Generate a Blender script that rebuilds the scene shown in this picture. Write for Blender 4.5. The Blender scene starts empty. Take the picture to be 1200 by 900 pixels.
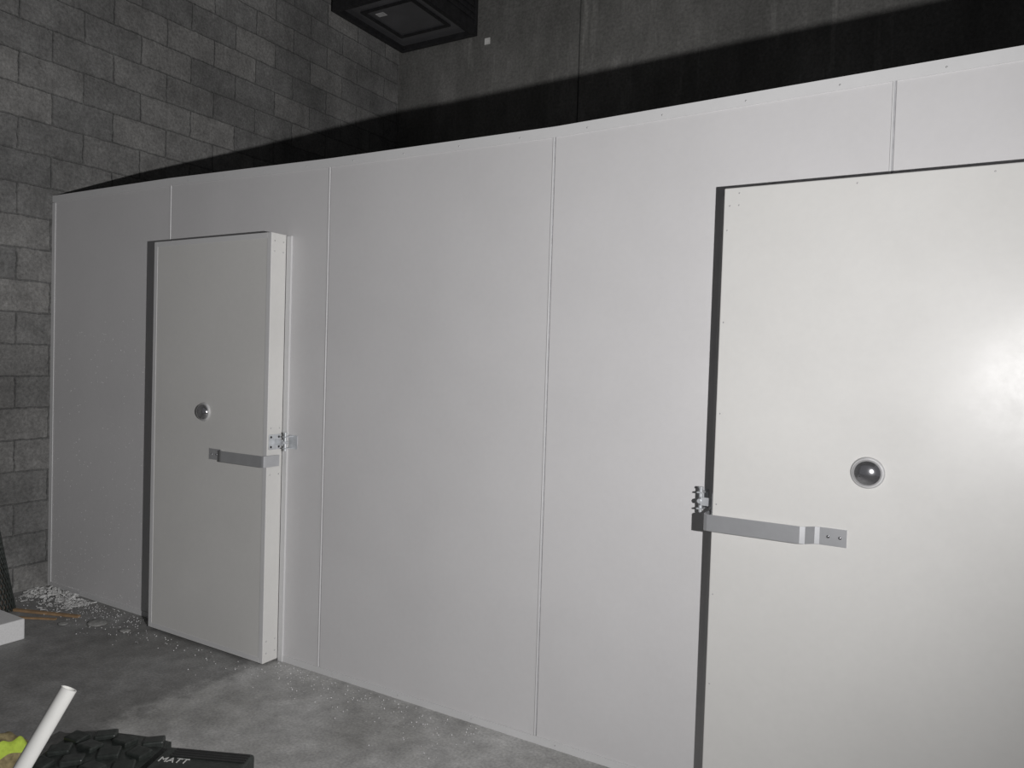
import bpy, bmesh, math, random
from mathutils import Vector, Matrix
from mathutils import noise as mn
random.seed(7)
S=bpy.context.scene
COL=bpy.context.collection
# ------------------------------------------------ helpers
def link(o,parent=None):
    COL.objects.link(o)
    if parent: o.parent=parent
    return o
def empty(name,loc=(0,0,0)):
    o=bpy.data.objects.new(name,None); o.empty_display_size=.1
    return link(o)
def bm_obj(name,bm,mat,parent=None,smooth=False,bevel=0,seg=2):
    me=bpy.data.meshes.new(name); bm.normal_update(); bm.to_mesh(me); bm.free()
    for m in (mat if isinstance(mat,(list,tuple)) else [mat]): me.materials.append(m)
    if smooth:
        for p in me.polygons: p.use_smooth=True
    o=bpy.data.objects.new(name,me); link(o,parent)
    if bevel:
        b=o.modifiers.new('bevel','BEVEL'); b.width=bevel; b.segments=seg; b.limit_method='ANGLE'
    return o
def add_box(bm,x0,x1,y0,y1,z0,z1,mi=0,rot=None):
    g=bmesh.ops.create_cube(bm,size=1)
    M=Matrix.Translation(((x0+x1)/2,(y0+y1)/2,(z0+z1)/2))
    if rot is not None: M=M@rot
    M=M@Matrix.Diagonal((abs(x1-x0),abs(y1-y0),abs(z1-z0),1))
    bmesh.ops.transform(bm,matrix=M,verts=g['verts'])
    fs=set(f for v in g['verts'] for f in v.link_faces)
    for f in fs: f.material_index=mi
def box(name,x0,x1,y0,y1,z0,z1,mat,parent=None,bevel=0):
    bm=bmesh.new(); add_box(bm,x0,x1,y0,y1,z0,z1)
    return bm_obj(name,bm,mat,parent,bevel=bevel)
def add_cyl(bm,p0,p1,r,seg=20,r2=None,mi=0):
    p0=Vector(p0);p1=Vector(p1);d=p1-p0
    g=bmesh.ops.create_cone(bm,cap_ends=True,segments=seg,radius1=r,radius2=r if r2 is None else r2,depth=d.length)
    M=Matrix.Translation((p0+p1)/2)@d.to_track_quat('Z','Y').to_matrix().to_4x4()
    bmesh.ops.transform(bm,matrix=M,verts=g['verts'])
    for f in set(f for v in g['verts'] for f in v.link_faces): f.material_index=mi
def add_ball(bm,c,r,sub=1,scale=(1,1,1),mi=0):
    g=bmesh.ops.create_icosphere(bm,subdivisions=sub,radius=r)
    bmesh.ops.transform(bm,matrix=Matrix.Translation(c)@Matrix.Diagonal((*scale,1)),verts=g['verts'])
    for f in set(f for v in g['verts'] for f in v.link_faces): f.material_index=mi
def ribbon(bm,path,z0,z1,th):
    """flat bar following a path in plan (x,y), standing between z0,z1"""
    n=len(path); P=[Vector(p) for p in path]; offs=[]
    for i in range(n):
        a=(P[i]-P[i-1]).normalized() if i>0 else (P[1]-P[0]).normalized()
        b=(P[i+1]-P[i]).normalized() if i<n-1 else a
        na=Vector((-a.y,a.x)); nb=Vector((-b.y,b.x)); m=(na+nb).normalized()
        offs.append(m*(th/2)/max(.4,m.dot(na)))
    rows=[]
    for i in range(n):
        rows.append([bm.verts.new((P[i].x+s*offs[i].x,P[i].y+s*offs[i].y,z)) for s,z in ((1,z0),(1,z1),(-1,z1),(-1,z0))])
    for i in range(n-1):
        for k in range(4):
            bm.faces.new((rows[i][k],rows[i][(k+1)%4],rows[i+1][(k+1)%4],rows[i+1][k]))
    bm.faces.new(rows[0]); bm.faces.new(rows[-1][::-1])
    bmesh.ops.recalc_face_normals(bm,faces=bm.faces[:])

# ------------------------------------------------ materials
class NT:
    def __init__(s,name):
        s.m=bpy.data.materials.new(name); s.m.use_nodes=True; s.t=s.m.node_tree; s.b=s.t.nodes['Principled BSDF']
    def n(s,typ,**k):
        x=s.t.nodes.new(typ)
        for a,v in k.items():
            if a in x.inputs.keys(): x.inputs[a].default_value=v
            else: setattr(x,a,v)
        return x
    def l(s,a,b): s.t.links.new(a,b)
    def coord(s): return s.n('ShaderNodeTexCoord').outputs['Object']
    def noise(s,scale,detail=4,rough=.5,vec=None):
        x=s.n('ShaderNodeTexNoise'); x.inputs['Scale'].default_value=scale; x.inputs['Detail'].default_value=detail; x.inputs['Roughness'].default_value=rough
        s.l(vec or s.coord(),x.inputs['Vector']); return x.outputs['Fac']
    def ramp(s,fac,stops):
        r=s.n('ShaderNodeValToRGB'); e=r.color_ramp.elements
        while len(e)<len(stops): e.new(.5)
        for i,(p,c) in enumerate(stops):
            e[i].position=p; e[i].color=(c if isinstance(c,tuple) else (c,c,c))+(1,)
        s.l(fac,r.inputs[0]); return r.outputs['Color']
    def mul(s,a,b,fac=1,typ='MULTIPLY'):
        x=s.n('ShaderNodeMix',data_type='RGBA',blend_type=typ); x.inputs[0].default_value=fac
        s.l(a,x.inputs[6]); s.l(b,x.inputs[7]); return x.outputs[2]
    def bump(s,h,strength=.3,dist=.01,nrm=None):
        x=s.n('ShaderNodeBump'); x.inputs['Strength'].default_value=strength; x.inputs['Distance'].default_value=dist
        s.l(h,x.inputs['Height'])
        if nrm: s.l(nrm,x.inputs['Normal'])
        s.l(x.outputs['Normal'],s.b.inputs['Normal']); return x.outputs['Normal']
def simple(name,c,r=.5,metal=0,nscale=30,var=.15,bump=.1,bd=.002):
    t=NT(name); f=t.noise(nscale)
    lo=tuple(x*(1-var) for x in c); hi=tuple(min(1,x*(1+var)) for x in c)
    t.l(t.ramp(f,[(.3,lo),(.7,hi)]),t.b.inputs['Base Color'])
    t.b.inputs['Roughness'].default_value=r; t.b.inputs['Metallic'].default_value=metal
    if bump: t.bump(f,bump,bd)
    return t.m
def panel_mat(name,c,r0=.3,r1=.42):
    t=NT(name); f=t.noise(1.3,6,.6)
    lo=tuple(x*.94 for x in c)
    g2=t.noise(40,5,.7)
    cc=t.mul(t.ramp(f,[(.35,lo),(.65,c)]),t.ramp(g2,[(.3,.97),(.7,1.0)]))
    t.l(cc,t.b.inputs['Base Color'])
    g=t.noise(3.5,8,.65)
    rr=t.n('ShaderNodeMapRange'); t.l(g,rr.inputs[0]); rr.inputs[1].default_value=.35; rr.inputs[2].default_value=.65; rr.inputs[3].default_value=r0; rr.inputs[4].default_value=r1
    t.l(rr.outputs[0],t.b.inputs['Roughness'])
    t.b.inputs['Specular IOR Level'].default_value=.42
    t.bump(t.noise(260,2),.05,.0006)
    return t.m
M_panel=panel_mat('painted_steel_panel',(.66,.653,.655),.30,.42)
M_door=panel_mat('painted_door_skin',(.695,.69,.668),.28,.40)
M_trim=panel_mat('painted_trim',(.68,.68,.68),.4,.5)
M_groove=simple('sealant_shadow_joint',(.42,.42,.43),.7)
M_rivet=simple('rivet_steel',(.5,.5,.5),.4,.2)
M_steel=simple('brushed_steel',(.60,.61,.625),.34,.65,25,.03,0)
M_chrome=simple('dark_chrome',(.55,.55,.57),.14,.9,5,.03,0)
M_gal=simple('zinc_plate',(.58,.60,.62),.38,.35)
M_ring=simple('grey_plastic_ring',(.5,.5,.5),.4)
M_gasket=simple('black_rubber_gasket',(.03,.03,.03),.7)

def block_mat():
    t=NT('concrete_blockwork'); tc=t.coord()
    sp=t.n('ShaderNodeSeparateXYZ'); t.l(tc,sp.inputs[0])
    cb=t.n('ShaderNodeCombineXYZ'); t.l(sp.outputs['Y'],cb.inputs[0])
    ad=t.n('ShaderNodeMath',operation='ADD'); ad.inputs[1].default_value=10.03; t.l(sp.outputs['Z'],ad.inputs[0]); t.l(ad.outputs[0],cb.inputs[1])
    br=t.n('ShaderNodeTexBrick'); br.offset=.5; br.inputs['Scale'].default_value=1
    nz=t.n('ShaderNodeTexNoise'); nz.inputs['Scale'].default_value=14; nz.inputs['Detail'].default_value=4; t.l(cb.outputs[0],nz.inputs['Vector'])
    mx=t.n('ShaderNodeVectorMath',operation='MULTIPLY_ADD'); t.l(nz.outputs['Color'],mx.inputs[0]); mx.inputs[1].default_value=(.024,.018,0); t.l(cb.outputs[0],mx.inputs[2])
    t.l(mx.outputs[0],br.inputs['Vector'])
    br.inputs['Color1'].default_value=(.20,.197,.19,1); br.inputs['Color2'].default_value=(.145,.145,.142,1); br.inputs['Mortar'].default_value=(.12,.12,.117,1)
    br.inputs['Mortar Size'].default_value=.007; br.inputs['Mortar Smooth'].default_value=.8; br.inputs['Brick Width'].default_value=.4; br.inputs['Row Height'].default_value=.2; br.inputs['Bias'].default_value=0
    n1=t.noise(1.1,7,.65,tc); n2=t.noise(50,4,.75,tc); n3=t.noise(8,7,.75,tc)
    c=t.mul(br.outputs['Color'],t.ramp(n1,[(.3,.62),(.7,1.4)]))
    c=t.mul(c,t.ramp(n2,[(.3,.66),(.7,1.35)]))
    c=t.mul(c,t.ramp(n3,[(.3,.7),(.72,1.25)]))
    t.l(c,t.b.inputs['Base Color']); t.b.inputs['Roughness'].default_value=.95
    inv=t.n('ShaderNodeMath',operation='SUBTRACT'); inv.inputs[0].default_value=1; t.l(br.outputs['Fac'],inv.inputs[1])
    a=t.bump(inv.outputs[0],.7,.008); t.bump(n2,.8,.01,a)
    return t.m
M_block=block_mat()
def conc_wall():
    t=NT('stained_concrete'); tc=t.coord()
    mp=t.n('ShaderNodeMapping'); mp.inputs['Scale'].default_value=(2.0,1,.7); t.l(tc,mp.inputs[0])
    st=t.noise(1.6,9,.72,mp.outputs[0]); bl=t.noise(.8,6,.6,tc); fi=t.noise(40,4,.7,tc)
    mp2=t.n('ShaderNodeMapping'); mp2.inputs['Scale'].default_value=(5,1,.5); t.l(tc,mp2.inputs[0])
    dr=t.noise(2.0,4,.55,mp2.outputs[0])
    c=t.mul(t.ramp(st,[(.35,(.115,.114,.107)),(.55,(.16,.158,.15)),(.72,(.225,.222,.212))]),t.ramp(bl,[(.3,.68),(.7,1.2)]))
    c=t.mul(c,t.ramp(fi,[(.3,.7),(.7,1.25)]))
    c=t.mul(c,t.ramp(dr,[(.6,1.0),(.72,1.5)]))
    t.l(c,t.b.inputs['Base Color']); t.b.inputs['Roughness'].default_value=.9
    t.bump(fi,.5,.006); return t.m
M_conc=conc_wall()
def floor_mat():
    t=NT('dusty_concrete_floor'); tc=t.coord()
    a=t.noise(1.6,8,.62,tc); b=t.noise(9,6,.6,tc); c3=t.noise(90,3,.6,tc)
    base=t.ramp(a,[(.3,(.29,.288,.275)),(.5,(.39,.388,.378)),(.7,(.49,.49,.483))])
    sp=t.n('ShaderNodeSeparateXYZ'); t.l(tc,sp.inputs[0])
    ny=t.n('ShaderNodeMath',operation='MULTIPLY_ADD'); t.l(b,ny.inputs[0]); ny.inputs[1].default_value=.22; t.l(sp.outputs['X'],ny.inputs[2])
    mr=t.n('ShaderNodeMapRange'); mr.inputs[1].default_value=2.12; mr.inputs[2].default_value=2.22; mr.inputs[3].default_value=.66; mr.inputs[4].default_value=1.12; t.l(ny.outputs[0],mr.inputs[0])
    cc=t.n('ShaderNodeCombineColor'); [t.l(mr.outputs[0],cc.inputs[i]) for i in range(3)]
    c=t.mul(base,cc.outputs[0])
    c=t.mul(c,t.ramp(b,[(.3,.7),(.7,1.18)])); c=t.mul(c,t.ramp(c3,[(.3,.76),(.75,1.2)]))
    t.l(c,t.b.inputs['Base Color'])
    t.l(t.ramp(b,[(.3,.5),(.7,.8)]),t.b.inputs['Roughness'])
    t.bump(b,.25,.006); return t.m
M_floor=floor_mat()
M_foam=simple('white_polystyrene',(.72,.72,.72),.8,0,120,.05,.3,.002)
M_black=simple('black_metal',(.025,.025,.027),.45,.3,20,.3)
M_blackp=simple('black_rubber',(.028,.033,.030),.42,0,40,.4,.4,.003)
M_glass=simple('dark_lens',(.09,.09,.095),.2,0,3,.2,0)
M_pvc=simple('white_pvc',(.8,.8,.77),.35,0,20,.03,.05)
M_hivis=simple('fluorescent_cloth',(.50,.66,.08),.8,0,80,.1,.3)
M_olive=simple('olive_cloth',(.26,.215,.11),.9,0,60,.35,.4,.003)
M_wood=simple('raw_timber',(.34,.22,.12),.8,0,30,.2)
M_white=simple('white_label',(.7,.7,.68),.6)
M_stone=simple('mortar_lump',(.30,.30,.29),.9,0,50,.2,.5,.004)
M_jointc=simple('dark_movement_joint',(.06,.06,.058),.9)

# ------------------------------------------------ room shell
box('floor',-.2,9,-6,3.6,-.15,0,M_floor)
box('wall_left',-.2,0,-6,3.6,0,6.2,M_block)
wb=empty('wall_back')
box('concrete_lower_left',0,2.047,3.40,3.6,0,4.80,M_conc,wb)
box('concrete_lower_right',2.060,9,3.40,3.6,0,4.80,M_conc,wb)
box('joint_filler',2.047,2.060,3.406,3.6,0,4.80,M_jointc,wb)
box('upper_beam',0,9,3.415,3.6,4.80,6.2,M_conc,wb)
box('junction_plate',1.05,1.11,3.39,3.40,4.57,4.63,M_white,wb,.002)
box('ceiling',-.2,9,-6,3.6,6.2,6.35,M_conc)

# ------------------------------------------------ cold room
W=1.203; H=2.5
cr=empty('wall_cold_room')
def topz(x):
    xs=[0,W,2*W,3*W,4*W,5*W,6*W]; dz=[.017,.014,-.010,-.018,.009,.034,.05]
    for i in range(6):
        if x<=xs[i+1]+1e-6:
            k=(x-xs[i])/W; return H+dz[i]*(1-k)+dz[i+1]*k
    return H+.05
for i in range(6):
    x0=i*W+(.003 if i else .002); x1=(i+1)*W-.003
    bm=bmesh.new(); add_box(bm,x0,x1,0,.1,.0,H)
    for v in bm.verts:
        if v.co.z>1: v.co.z=topz(v.co.x)-.006
    bm_obj('panel_%d'%(i+1),bm,M_panel,cr,bevel=.0015)
    if i:
        bm=bmesh.new(); add_box(bm,i*W-.0029,i*W+.0029,.004,.09,.0,topz(i*W)-.008)
        bm_obj('panel_joint_%d'%i,bm,M_groove,cr)
        bm=bmesh.new(); add_box(bm,i*W-.0075,i*W-.0025,-.0035,.003,.03,topz(i*W)-.03)
        bm_obj('joint_lip_%d'%i,bm,M_trim,cr,bevel=.001)
box('side_panel_far',6*W-.1,6*W-.004,.1,3.2,0,2.44,M_panel,cr)
box('roof_panel',.002,6*W-.002,.1,3.2,2.36,2.44,M_panel,cr)
bm=bmesh.new(); n=48; rows=[]
for k in range(n+1):
    x=.001+(6*W-.002)*k/n; z=topz(x)
    rows.append([bm.verts.new(p) for p in ((x,-.004,z-.042),(x,-.004,z),(x,.06,z),(x,.06,z-.003),(x,-.001,z-.003),(x,-.001,z-.042))])
for a,b in zip(rows,rows[1:]):
    for j in range(6): bm.faces.new((a[j],a[(j+1)%6],b[(j+1)%6],b[j]))
bm.faces.new(rows[0]); bm.faces.new(rows[-1][::-1]); bmesh.ops.recalc_face_normals(bm,faces=bm.faces[:])
bm_obj('top_cap_angle',bm,M_trim,cr)
box('left_edge_angle',.001,.035,-.004,-.0005,.0,H-.03,M_trim,cr)
box('bottom_angle_a',.035,1.2,-.006,-.0005,.0,.03,M_trim,cr)
box('bottom_angle_b',2.165,4.28,-.006,-.0005,.0,.03,M_trim,cr)
bm=bmesh.new()
x=.15
while x<7.1:
    add_ball(bm,(x,-.004,topz(x)-.026),.0038,1,(1,.5,1)); add_ball(bm,(x+.03,.03,topz(x)+.0),.0045,1,(1,1,.5)); x+=.3
for x in (2.5,2.9,3.3,3.7,4.1): add_ball(bm,(x,-.006,.017),.0035,1,(1,.5,1))
bm_obj('rivets',bm,M_rivet,cr,smooth=True)
bm=bmesh.new()
for i in range(420):
    x=random.uniform(.05,1.16); z=1.7*(random.random()**1.3)+.03; r=random.uniform(.0014,.0032)
    add_ball(bm,(x,-.0005,z),r,1,(1,.5,1))
bm_obj('stuck_foam_beads',bm,M_foam,cr)

# ------------------------------------------------ doors
def door(name,xe,sgn,width,zt,trim,dz):
    """xe: opening-edge x (handle side); sgn: direction from that edge into the leaf (+1/-1)"""
    e=empty(name); X=lambda d: xe+sgn*d
    def b(nm,d0,d1,y0,y1,z0,z1,m,bev=0):
        a,c=sorted((X(d0),X(d1))); return box(nm,a,c,y0,y1,z0,z1,m,e,bev)
    b('leaf',0,width,-.105,-.010,.012,zt,M_door,.003)
    b('gasket',.012,width-.012,-.010,-.0008,.024,zt-.012,M_gasket)
    b('jamb_strip',-.034,-.003,-.012,-.0005,0,zt-.005,M_trim,.001)
    if trim:
        w=.028; y0,y1=-.1068,-.1045
        b('skin_edge_a',.001,w,y0,y1,.014,zt-.001,M_trim,.0006)
        b('skin_edge_b',width-w,width-.001,y0,y1,.014,zt-.001,M_trim,.0006)
        b('skin_edge_top',w+.0008,width-w-.0008,y0,y1,zt-w,zt-.001,M_trim,.0006)
        b('skin_edge_bottom',w+.0008,width-w-.0008,y0,y1,.014,.012+w,M_trim,.0006)
        bm=bmesh.new()
        for i in range(45):
            add_ball(bm,(random.uniform(1.26,2.08),-.1055,1.3*random.random()+.05),random.uniform(.0009,.0016),1,(1,.5,1))
        bm_obj('stuck_foam_beads',bm,M_foam,e)
    bm=bmesh.new()
    for z in (.06,.12,.95,zt-.04,zt-.09,1.18):
        for y in (-.085,-.03): add_ball(bm,(X(0),y,z),.0045,1,(.5,1,1))
    if not trim:
        z=.15
        while z<zt: add_ball(bm,(X(.014),-.105,z),.003,1,(1,.5,1)); z+=.31
        d=.05
        while d<width: add_ball(bm,(X(d),-.105,zt-.02),.003,1,(1,.5,1)); d+=.36
        for dd in (.02,.05): add_ball(bm,(X(dd),-.105,zt-.06),.003,1,(1,.5,1))
    bm_obj('screws',bm,M_rivet,e,smooth=True)
    bm=bmesh.new()
    path=[(X(.425),-.1072),(X(.345),-.1072),(X(.33),-.112),(X(.305),-.137),(X(.29),-.142),(X(-.006),-.142),(X(-.016),-.139),(X(-.019),-.128),(X(-.019),-.045)]
    ribbon(bm,path,.993,1.049,.004)
    bm_obj('handle_strap',bm,M_steel,e,bevel=.0008)
    bm=bmesh.new()
    for d in (.405,.370): add_ball(bm,(X(d),-.1095,1.021),.0055,2,(1,.45,1))
    bm_obj('handle_bolts',bm,M_chrome,e,smooth=True)
    kx=X(.475)
    bm=bmesh.new(); add_cyl(bm,(kx,-.104,1.235),(kx,-.114,1.235),.050,40,.046)
    bm_obj('knob_flange',bm,M_ring,e,smooth=False,bevel=.002)
    bm=bmesh.new(); add_ball(bm,(kx,-.114,1.235),.042,4,(1,.55,1))
    bm_obj('knob_dome',bm,M_chrome,e,smooth=True)
    bm=bmesh.new(); a,c=sorted((X(0),X(-.004)))
    add_box(bm,a,c,-.098,-.022,1.075+dz,1.150+dz)
    a,c=sorted((X(-.004),X(-.055))); add_box(bm,a,c,-.060,-.054,1.097+dz,1.126+dz)
    bm_obj('latch_plate',bm,M_gal,e,bevel=.001)
    bm=bmesh.new()
    for y in (-.085,-.036):
        for z in (1.088,1.137): add_ball(bm,(X(-.004),y,z+dz),.006,2,(.5,1,1))
    bm_obj('latch_screws',bm,M_black,e,smooth=True)
    kw=.098 if trim else .072
    bm=bmesh.new(); a,c=sorted((X(-.042),X(-kw))); add_box(bm,a,c,-.0045,-.0005,1.078+dz,1.147+dz)
    a,c=sorted((X(-.047),X(-.070)))
    add_box(bm,a,c,-.055,-.0045,1.081+dz,1.086+dz); add_box(bm,a,c,-.055,-.0045,1.138+dz,1.143+dz)
    bm_obj('latch_keeper',bm,M_gal,e,bevel=.001)
    bm=bmesh.new(); add_cyl(bm,(X(-.058),-.044,1.070+dz),(X(-.058),-.044,1.154+dz),.006,18)
    add_cyl(bm,(X(-.058),-.044,1.154+dz),(X(-.058),-.044,1.161+dz),.009,18)
    add_cyl(bm,(X(-.058),-.030,1.112+dz),(X(-.058),-.064,1.112+dz),.008,18)
    bm_obj('latch_pin',bm,M_gal,e,bevel=.001)
    return e
door('door_1',2.13,-1,.915,2.14,True,0)
door('door_2',4.315,1,1.12,2.152,False,-.036)

# ------------------------------------------------ overhead ventilation unit
v=empty('ventilation_unit')
bm=bmesh.new()
x0,x1,y0,y1,z0,z1=.08,.99,2.35,3.36,4.65,5.35
t=.045
for (a,b,c,d) in ((x0,x1,y0,y0+t),(x0,x1,y1-t,y1),(x0,x0+t,y0+t,y1-t),(x1-t,x1,y0+t,y1-t)):
    add_box(bm,a,b,c,d,z0,z0+.09)
for x in (x0,x1-t):
    for y in (y0,y1-t): add_box(bm,x,x+t,y,y+t,z0+.09,z1)
add_box(bm,x0,x1,y0,y1,z1,z1+.03)
bm_obj('frame',bm,M_black,v,bevel=.006)
box('lens_panel',x0+t,x1-t,y0+t,y1-t,z0+.05,z0+.065,M_glass,v)
bm=bmesh.new()
add_box(bm,x0+.01,x0+.02,y0+t,y1-t,z0+.09,z1); add_box(bm,x0+t,x1-t,y1-.02,y1-.01,z0+.09,z1); add_box(bm,x0+t,x1-t,y0+.01,y0+.02,z0+.09,z1)
add_box(bm,x1-.02,x1-.01,y0+t,y1-t,z0+.09,z1)
bm_obj('side_sheets',bm,M_black,v)
bm=bmesh.new()
for k in range(9): add_box(bm,x1-.012,x1,y0+t,y1-t,z0+.13+k*.06,z0+.145+k*.06)
for k in range(9): add_box(bm,x0+t,x1-t,y0-.002,y0+.012,z0+.13+k*.06,z0+.145+k*.06)
bm_obj('louvres',bm,M_black,v)
bm=bmesh.new(); add_box(bm,x0+.16,x1-.16,y0+.2,y0+.23,z0+.035,z0+.05); add_box(bm,x0+.16,x1-.16,y1-.25,y1-.22,z0+.035,z0+.05)
add_box(bm,x0+.16,x0+.19,y0+.23,y1-.25,z0+.035,z0+.05); add_box(bm,x1-.19,x1-.16,y0+.23,y1-.25,z0+.035,z0+.05)
bm_obj('inner_rim',bm,M_black,v)
box('label',x0+.25,x0+.34,y0+.30,y0+.36,z0+.046,z0+.0495,M_ring,v)
bm=bmesh.new()
for x in (x0+.1,x1-.1):
    for y in (y0+.1,y1-.1): add_cyl(bm,(x,y,z1+.03),(x,y,6.2),.008,8)
bm_obj('hanger_rods',bm,M_gal,v)

# ------------------------------------------------ debris at the foot of the cold room (one mass)
dg=empty('construction_debris')
bm=bmesh.new()
for i in range(620):
    x=abs(random.gauss(0,.9))+.05; y=-.03-abs(random.gauss(0,.13))
    if x>3.4 or y<-.7 or (1.18<x<2.16 and y>-.13): continue
    r=random.uniform(.0012,.0032); add_ball(bm,(x,y,r*.7),r,1)
for i in range(220):
    x=random.uniform(1.9,3.4); y=-.03-abs(random.gauss(0,.12))
    if x<2.16 and y>-.13: continue
    r=random.uniform(.001,.003); add_ball(bm,(x,y,r*.7),r,1)
bm_obj('floor_beads',bm,M_foam,dg)
bm=bmesh.new()
for i in range(330):
    x=random.uniform(.03,.58); y=-.03-abs(random.gauss(0,.09))-.04*random.random()
    if y<-.3: continue
    h=.03*math.exp(-((x-.25)/.2)**2)*math.exp(-((y+.08)/.09)**2)
    s=random.uniform(.004,.02)
    rot=Matrix.Rotation(random.uniform(0,6.28),4,'Z')@Matrix.Rotation(random.uniform(-.5,.5),4,'Y')
    add_box(bm,x-s,x+s,y-s*random.uniform(.12,.5),y+s*.3,.002+h*random.random(),.004+h*random.random()+s*.15,0,rot)
for vv in bm.verts: vv.co.z=max(vv.co.z,.0005)
bm_obj('foam_flakes',bm,simple('dirty_foam',(.55,.55,.54),.8,0,90,.3,.3),dg)
bm=bmesh.new(); add_box(bm,-.26,.26,-.012,.012,0,.012)
o=bm_obj('timber_strip_a',bm,M_wood,dg,bevel=.001); o.location=(.50,-.31,.0); o.rotation_euler=(0,0,.35)
bm=bmesh.new(); add_box(bm,-.18,.18,-.008,.008,0,.008)
o=bm_obj('timber_strip_b',bm,M_wood,dg); o.location=(.52,-.40,.0); o.rotation_euler=(0,0,.5)
for (x,y,r) in ((.92,-.22,.06),(.78,-.33,.03),(1.15,-.2,.035)):
    bm=bmesh.new(); add_ball(bm,(x,y,.004),r,3,(1,.8,.18))
    for q in bm.verts: q.co+=Vector((random.uniform(-1,1),random.uniform(-1,1),random.uniform(-.4,.4)))*r*.06; q.co.z=max(q.co.z,.0002)
    bm_obj('mortar_lump',bm,M_stone,dg,smooth=True)
fb=bmesh.new(); add_box(fb,.55,.84,-.83,-.56,.0,.11)
bm_obj('foam_block',fb,M_foam,bevel=.006)
m=empty('plastic_mesh_roll')
bm=bmesh.new()
for k in range(26):
    a=2*math.pi*k/26
    for s in (1,-1):
        pts=[]
        for j in range(9):
            h=j/8; r=.085*(1-.5*h); aa=a+s*h*2.2
            pts.append(Vector((.275-.19*h+r*math.cos(aa),-.425+.03*h+r*math.sin(aa),.004+.52*h)))
        for p,q in zip(pts,pts[1:]): add_cyl(bm,p,q,.004,5)
bm_obj('mesh_strands',bm,M_blackp,m)
bm=bmesh.new(); add_cyl(bm,(.275,-.425,.0),(.090,-.40,.50),.068,20,.034)
for q in bm.verts: q.co.z=max(q.co.z,.001)
bm_obj('rolled_core',bm,simple('brown_core',(.10,.08,.065),.9),m)

# ------------------------------------------------ white PVC pipe standing in a bucket
def tube(name,p0,p1,ro,ri,mat,par=None):
    bm=bmesh.new(); seg=36; d=(p1-p0); Q=d.to_track_quat('Z','Y').to_matrix()
    rings=[]
    for (r,t_) in ((ro,0),(ro,1),(ri,1),(ri,0)):
        rings.append([bm.verts.new(p0+d*t_+Q@Vector((r*math.cos(2*math.pi*k/seg),r*math.sin(2*math.pi*k/seg),0))) for k in range(seg)])
    for a in range(4):
        A=rings[a];B=rings[(a+1)%4]
        for k in range(seg): bm.faces.new((A[k],A[(k+1)%seg],B[(k+1)%seg],B[k]))
    bmesh.ops.recalc_face_normals(bm,faces=bm.faces[:])
    o=bm_obj(name,bm,mat,par,smooth=True)
    e=o.modifiers.new('e','EDGE_SPLIT'); e.split_angle=math.radians(40); return o
bk=empty('bucket_with_pipe')
p1=Vector((3.298,-1.70,.772)); pm=Vector((3.280,-1.77,.65)); d=(pm-p1); p0=p1+d*((.772-.03)/.122)
tube('pvc_pipe',p0,p1,.0175,.0145,M_pvc,bk)
bm=bmesh.new(); seg=40; cxb,cyb=p0.x+.03,p0.y+.08
prof=[(0,.012),(.105,.012),(.137,.30),(.15,.30),(.15,.285),(.143,.283),(.112,0),(0,0)]
rg=[]
for (r,z) in prof:
    rg.append([bm.verts.new((cxb,cyb,z))] if r==0 else [bm.verts.new((cxb+r*math.cos(2*math.pi*k/seg),cyb+r*math.sin(2*math.pi*k/seg),z)) for k in range(seg)])
for a,b in zip(rg,rg[1:]):
    for k in range(seg):
        k2=(k+1)%seg
        if len(a)==1: bm.faces.new((a[0],b[k],b[k2]))
        elif len(b)==1: bm.faces.new((a[k],a[k2],b[0]))
        else: bm.faces.new((a[k],a[k2],b[k2],b[k]))
bmesh.ops.recalc_face_normals(bm,faces=bm.faces[:])
bm_obj('bucket',bm,M_blackp,bk,smooth=False)

# black rubber track pad
t_=empty('rubber_track_pad')
bm=bmesh.new(); add_box(bm,-.19,.19,-.14,.14,0,.11)
bmesh.ops.subdivide_edges(bm,edges=bm.edges[:],cuts=6,use_grid_fill=True)
for q in bm.verts:
    if q.co.z>.05: q.co.z-=.35*(q.co.x+.02)**2+.4*q.co.y**2
bm_obj('base',bm,M_blackp,t_,bevel=.012,seg=3)
bm=bmesh.new()
for i in range(4):
    for j in range(3):
        x=-.14+i*.094; y=-.09+j*.09+(.015 if i%2 else -.015)
        z=.105-.35*(x+.02)**2-.4*y**2
        add_box(bm,x-.037,x+.037,y-.029,y+.029,z-.015,z+.02,0,Matrix.Rotation(.4 if (i+j)%2 else -.3,4,'Z')@Matrix.Rotation(random.uniform(-.12,.12),4,'X'))
bm_obj('tread_blocks',bm,M_blackp,t_,bevel=.007,seg=3)
t_.location=(2.43,-1.105,0); t_.rotation_euler=(0,0,.42)
# tool case with written name
tc=empty('tool_case')
bm=bmesh.new(); add_box(bm,-.16,.16,-.12,.12,0,.14); bm_obj('body',bm,M_blackp,tc,bevel=.010,seg=3)
bm=bmesh.new()
for k in range(4): add_box(bm,-.12,.15,.058+k*.014,.063+k*.014,.14,.145)
bm_obj('lid_ribs',bm,M_gasket,tc,bevel=.001)
cu=bpy.data.curves.new('name','FONT'); cu.body='MATT'; cu.size=.040; cu.extrude=.0006; cu.align_x='LEFT'
to=bpy.data.objects.new('written_name',cu); link(to,tc); cu.materials.append(M_white); to.location=(-.145,.020,.1412)
tc.location=(2.85,-1.03,0); tc.rotation_euler=(0,0,.42)
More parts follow.
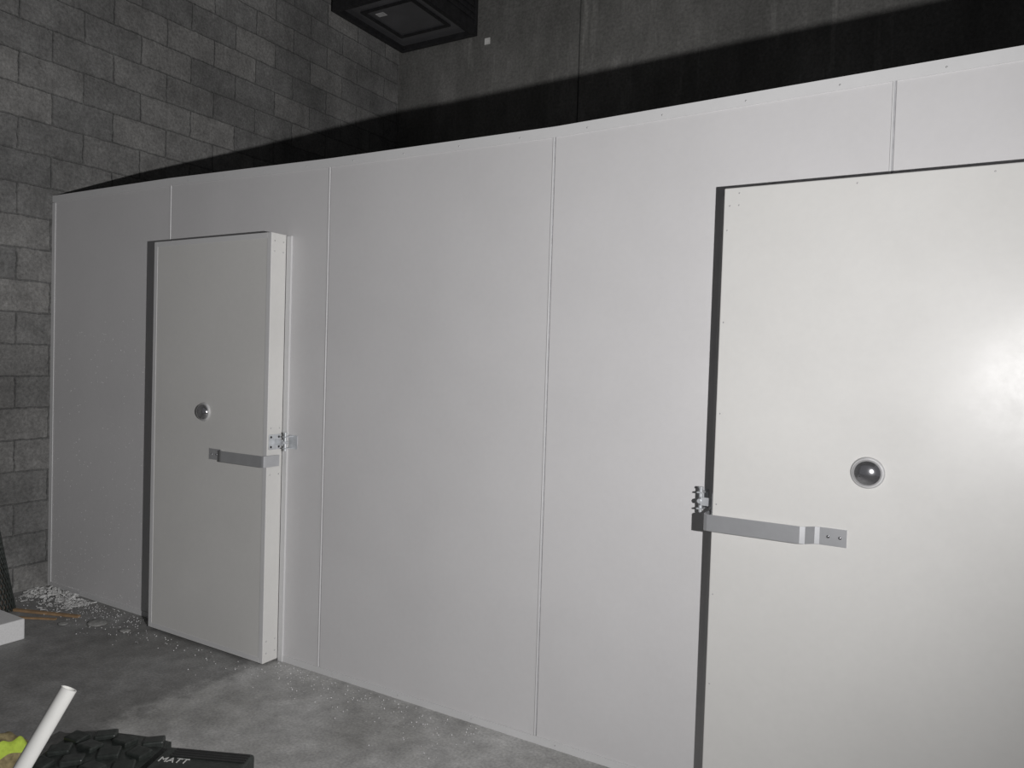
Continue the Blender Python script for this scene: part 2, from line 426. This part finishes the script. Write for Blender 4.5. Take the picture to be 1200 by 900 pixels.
# hi-vis jacket heap
bm=bmesh.new()
N=36
g=[[None]*N for _ in range(N)]
for i in range(N):
    for j in range(N):
        u_=i/(N-1)*2-1; w_=j/(N-1)*2-1; rr=math.sqrt(u_*u_+w_*w_)
        z=.125*max(0,1-rr**2.6)+.03*mn.noise(Vector((u_*3,w_*3,1)))*(1 if rr<1 else .3)+.01
        g[i][j]=bm.verts.new((u_*.115,w_*.13,max(.001,z)))
for i in range(N-1):
    for j in range(N-1):
        f=bm.faces.new((g[i][j],g[i+1][j],g[i+1][j+1],g[i][j+1])); f.material_index=1 if (22<i<29) else 0
o=bm_obj('hi_vis_jacket',bm,[M_olive,M_hivis],smooth=True)
o.location=(2.085,-1.275,0)

# ------------------------------------------------ light: hand torch / phone flash beside the photographer
ld=bpy.data.lights.new('flash_torch','SPOT'); ld.energy=1; ld.shadow_soft_size=.018
ld.spot_size=math.radians(165); ld.spot_blend=1; ld.color=(1,.985,.985)
ld.use_nodes=True; nt=ld.node_tree; em=nt.nodes['Emission']; lf=nt.nodes.new('ShaderNodeLightFalloff'); lf.inputs['Strength'].default_value=95
nt.links.new(lf.outputs['Linear'],em.inputs['Strength'])
lo=bpy.data.objects.new('flash_torch',ld); link(lo)
lo.location=(5.44,-2.08,1.50)
aim=Vector((2.7,0,2.3))-lo.location
lo.rotation_euler=aim.to_track_quat('-Z','Y').to_euler()
w=bpy.data.worlds.new('dim_interior'); S.world=w; w.use_nodes=True
w.node_tree.nodes['Background'].inputs[0].default_value=(.9,.91,1,1); w.node_tree.nodes['Background'].inputs[1].default_value=.075

# ------------------------------------------------ camera
yaw,pit,roll=.527,.029,.0312
f=Vector((-math.sin(yaw)*math.cos(pit),math.cos(yaw)*math.cos(pit),-math.sin(pit)))
r=f.cross(Vector((0,0,1))).normalized(); u=r.cross(f)
cx=math.cos(roll)*r+math.sin(roll)*u; cy=-math.sin(roll)*r+math.cos(roll)*u
cd=bpy.data.cameras.new('camera'); co=bpy.data.objects.new('camera',cd); link(co)
M=Matrix((cx,cy,-f)).transposed().to_4x4(); M.translation=(4.9837,-2.6427,1.5421); co.matrix_world=M
cd.sensor_width=36; cd.lens=36*870/1200; cd.clip_start=.02
S.camera=co
S.view_settings.view_transform='Standard'
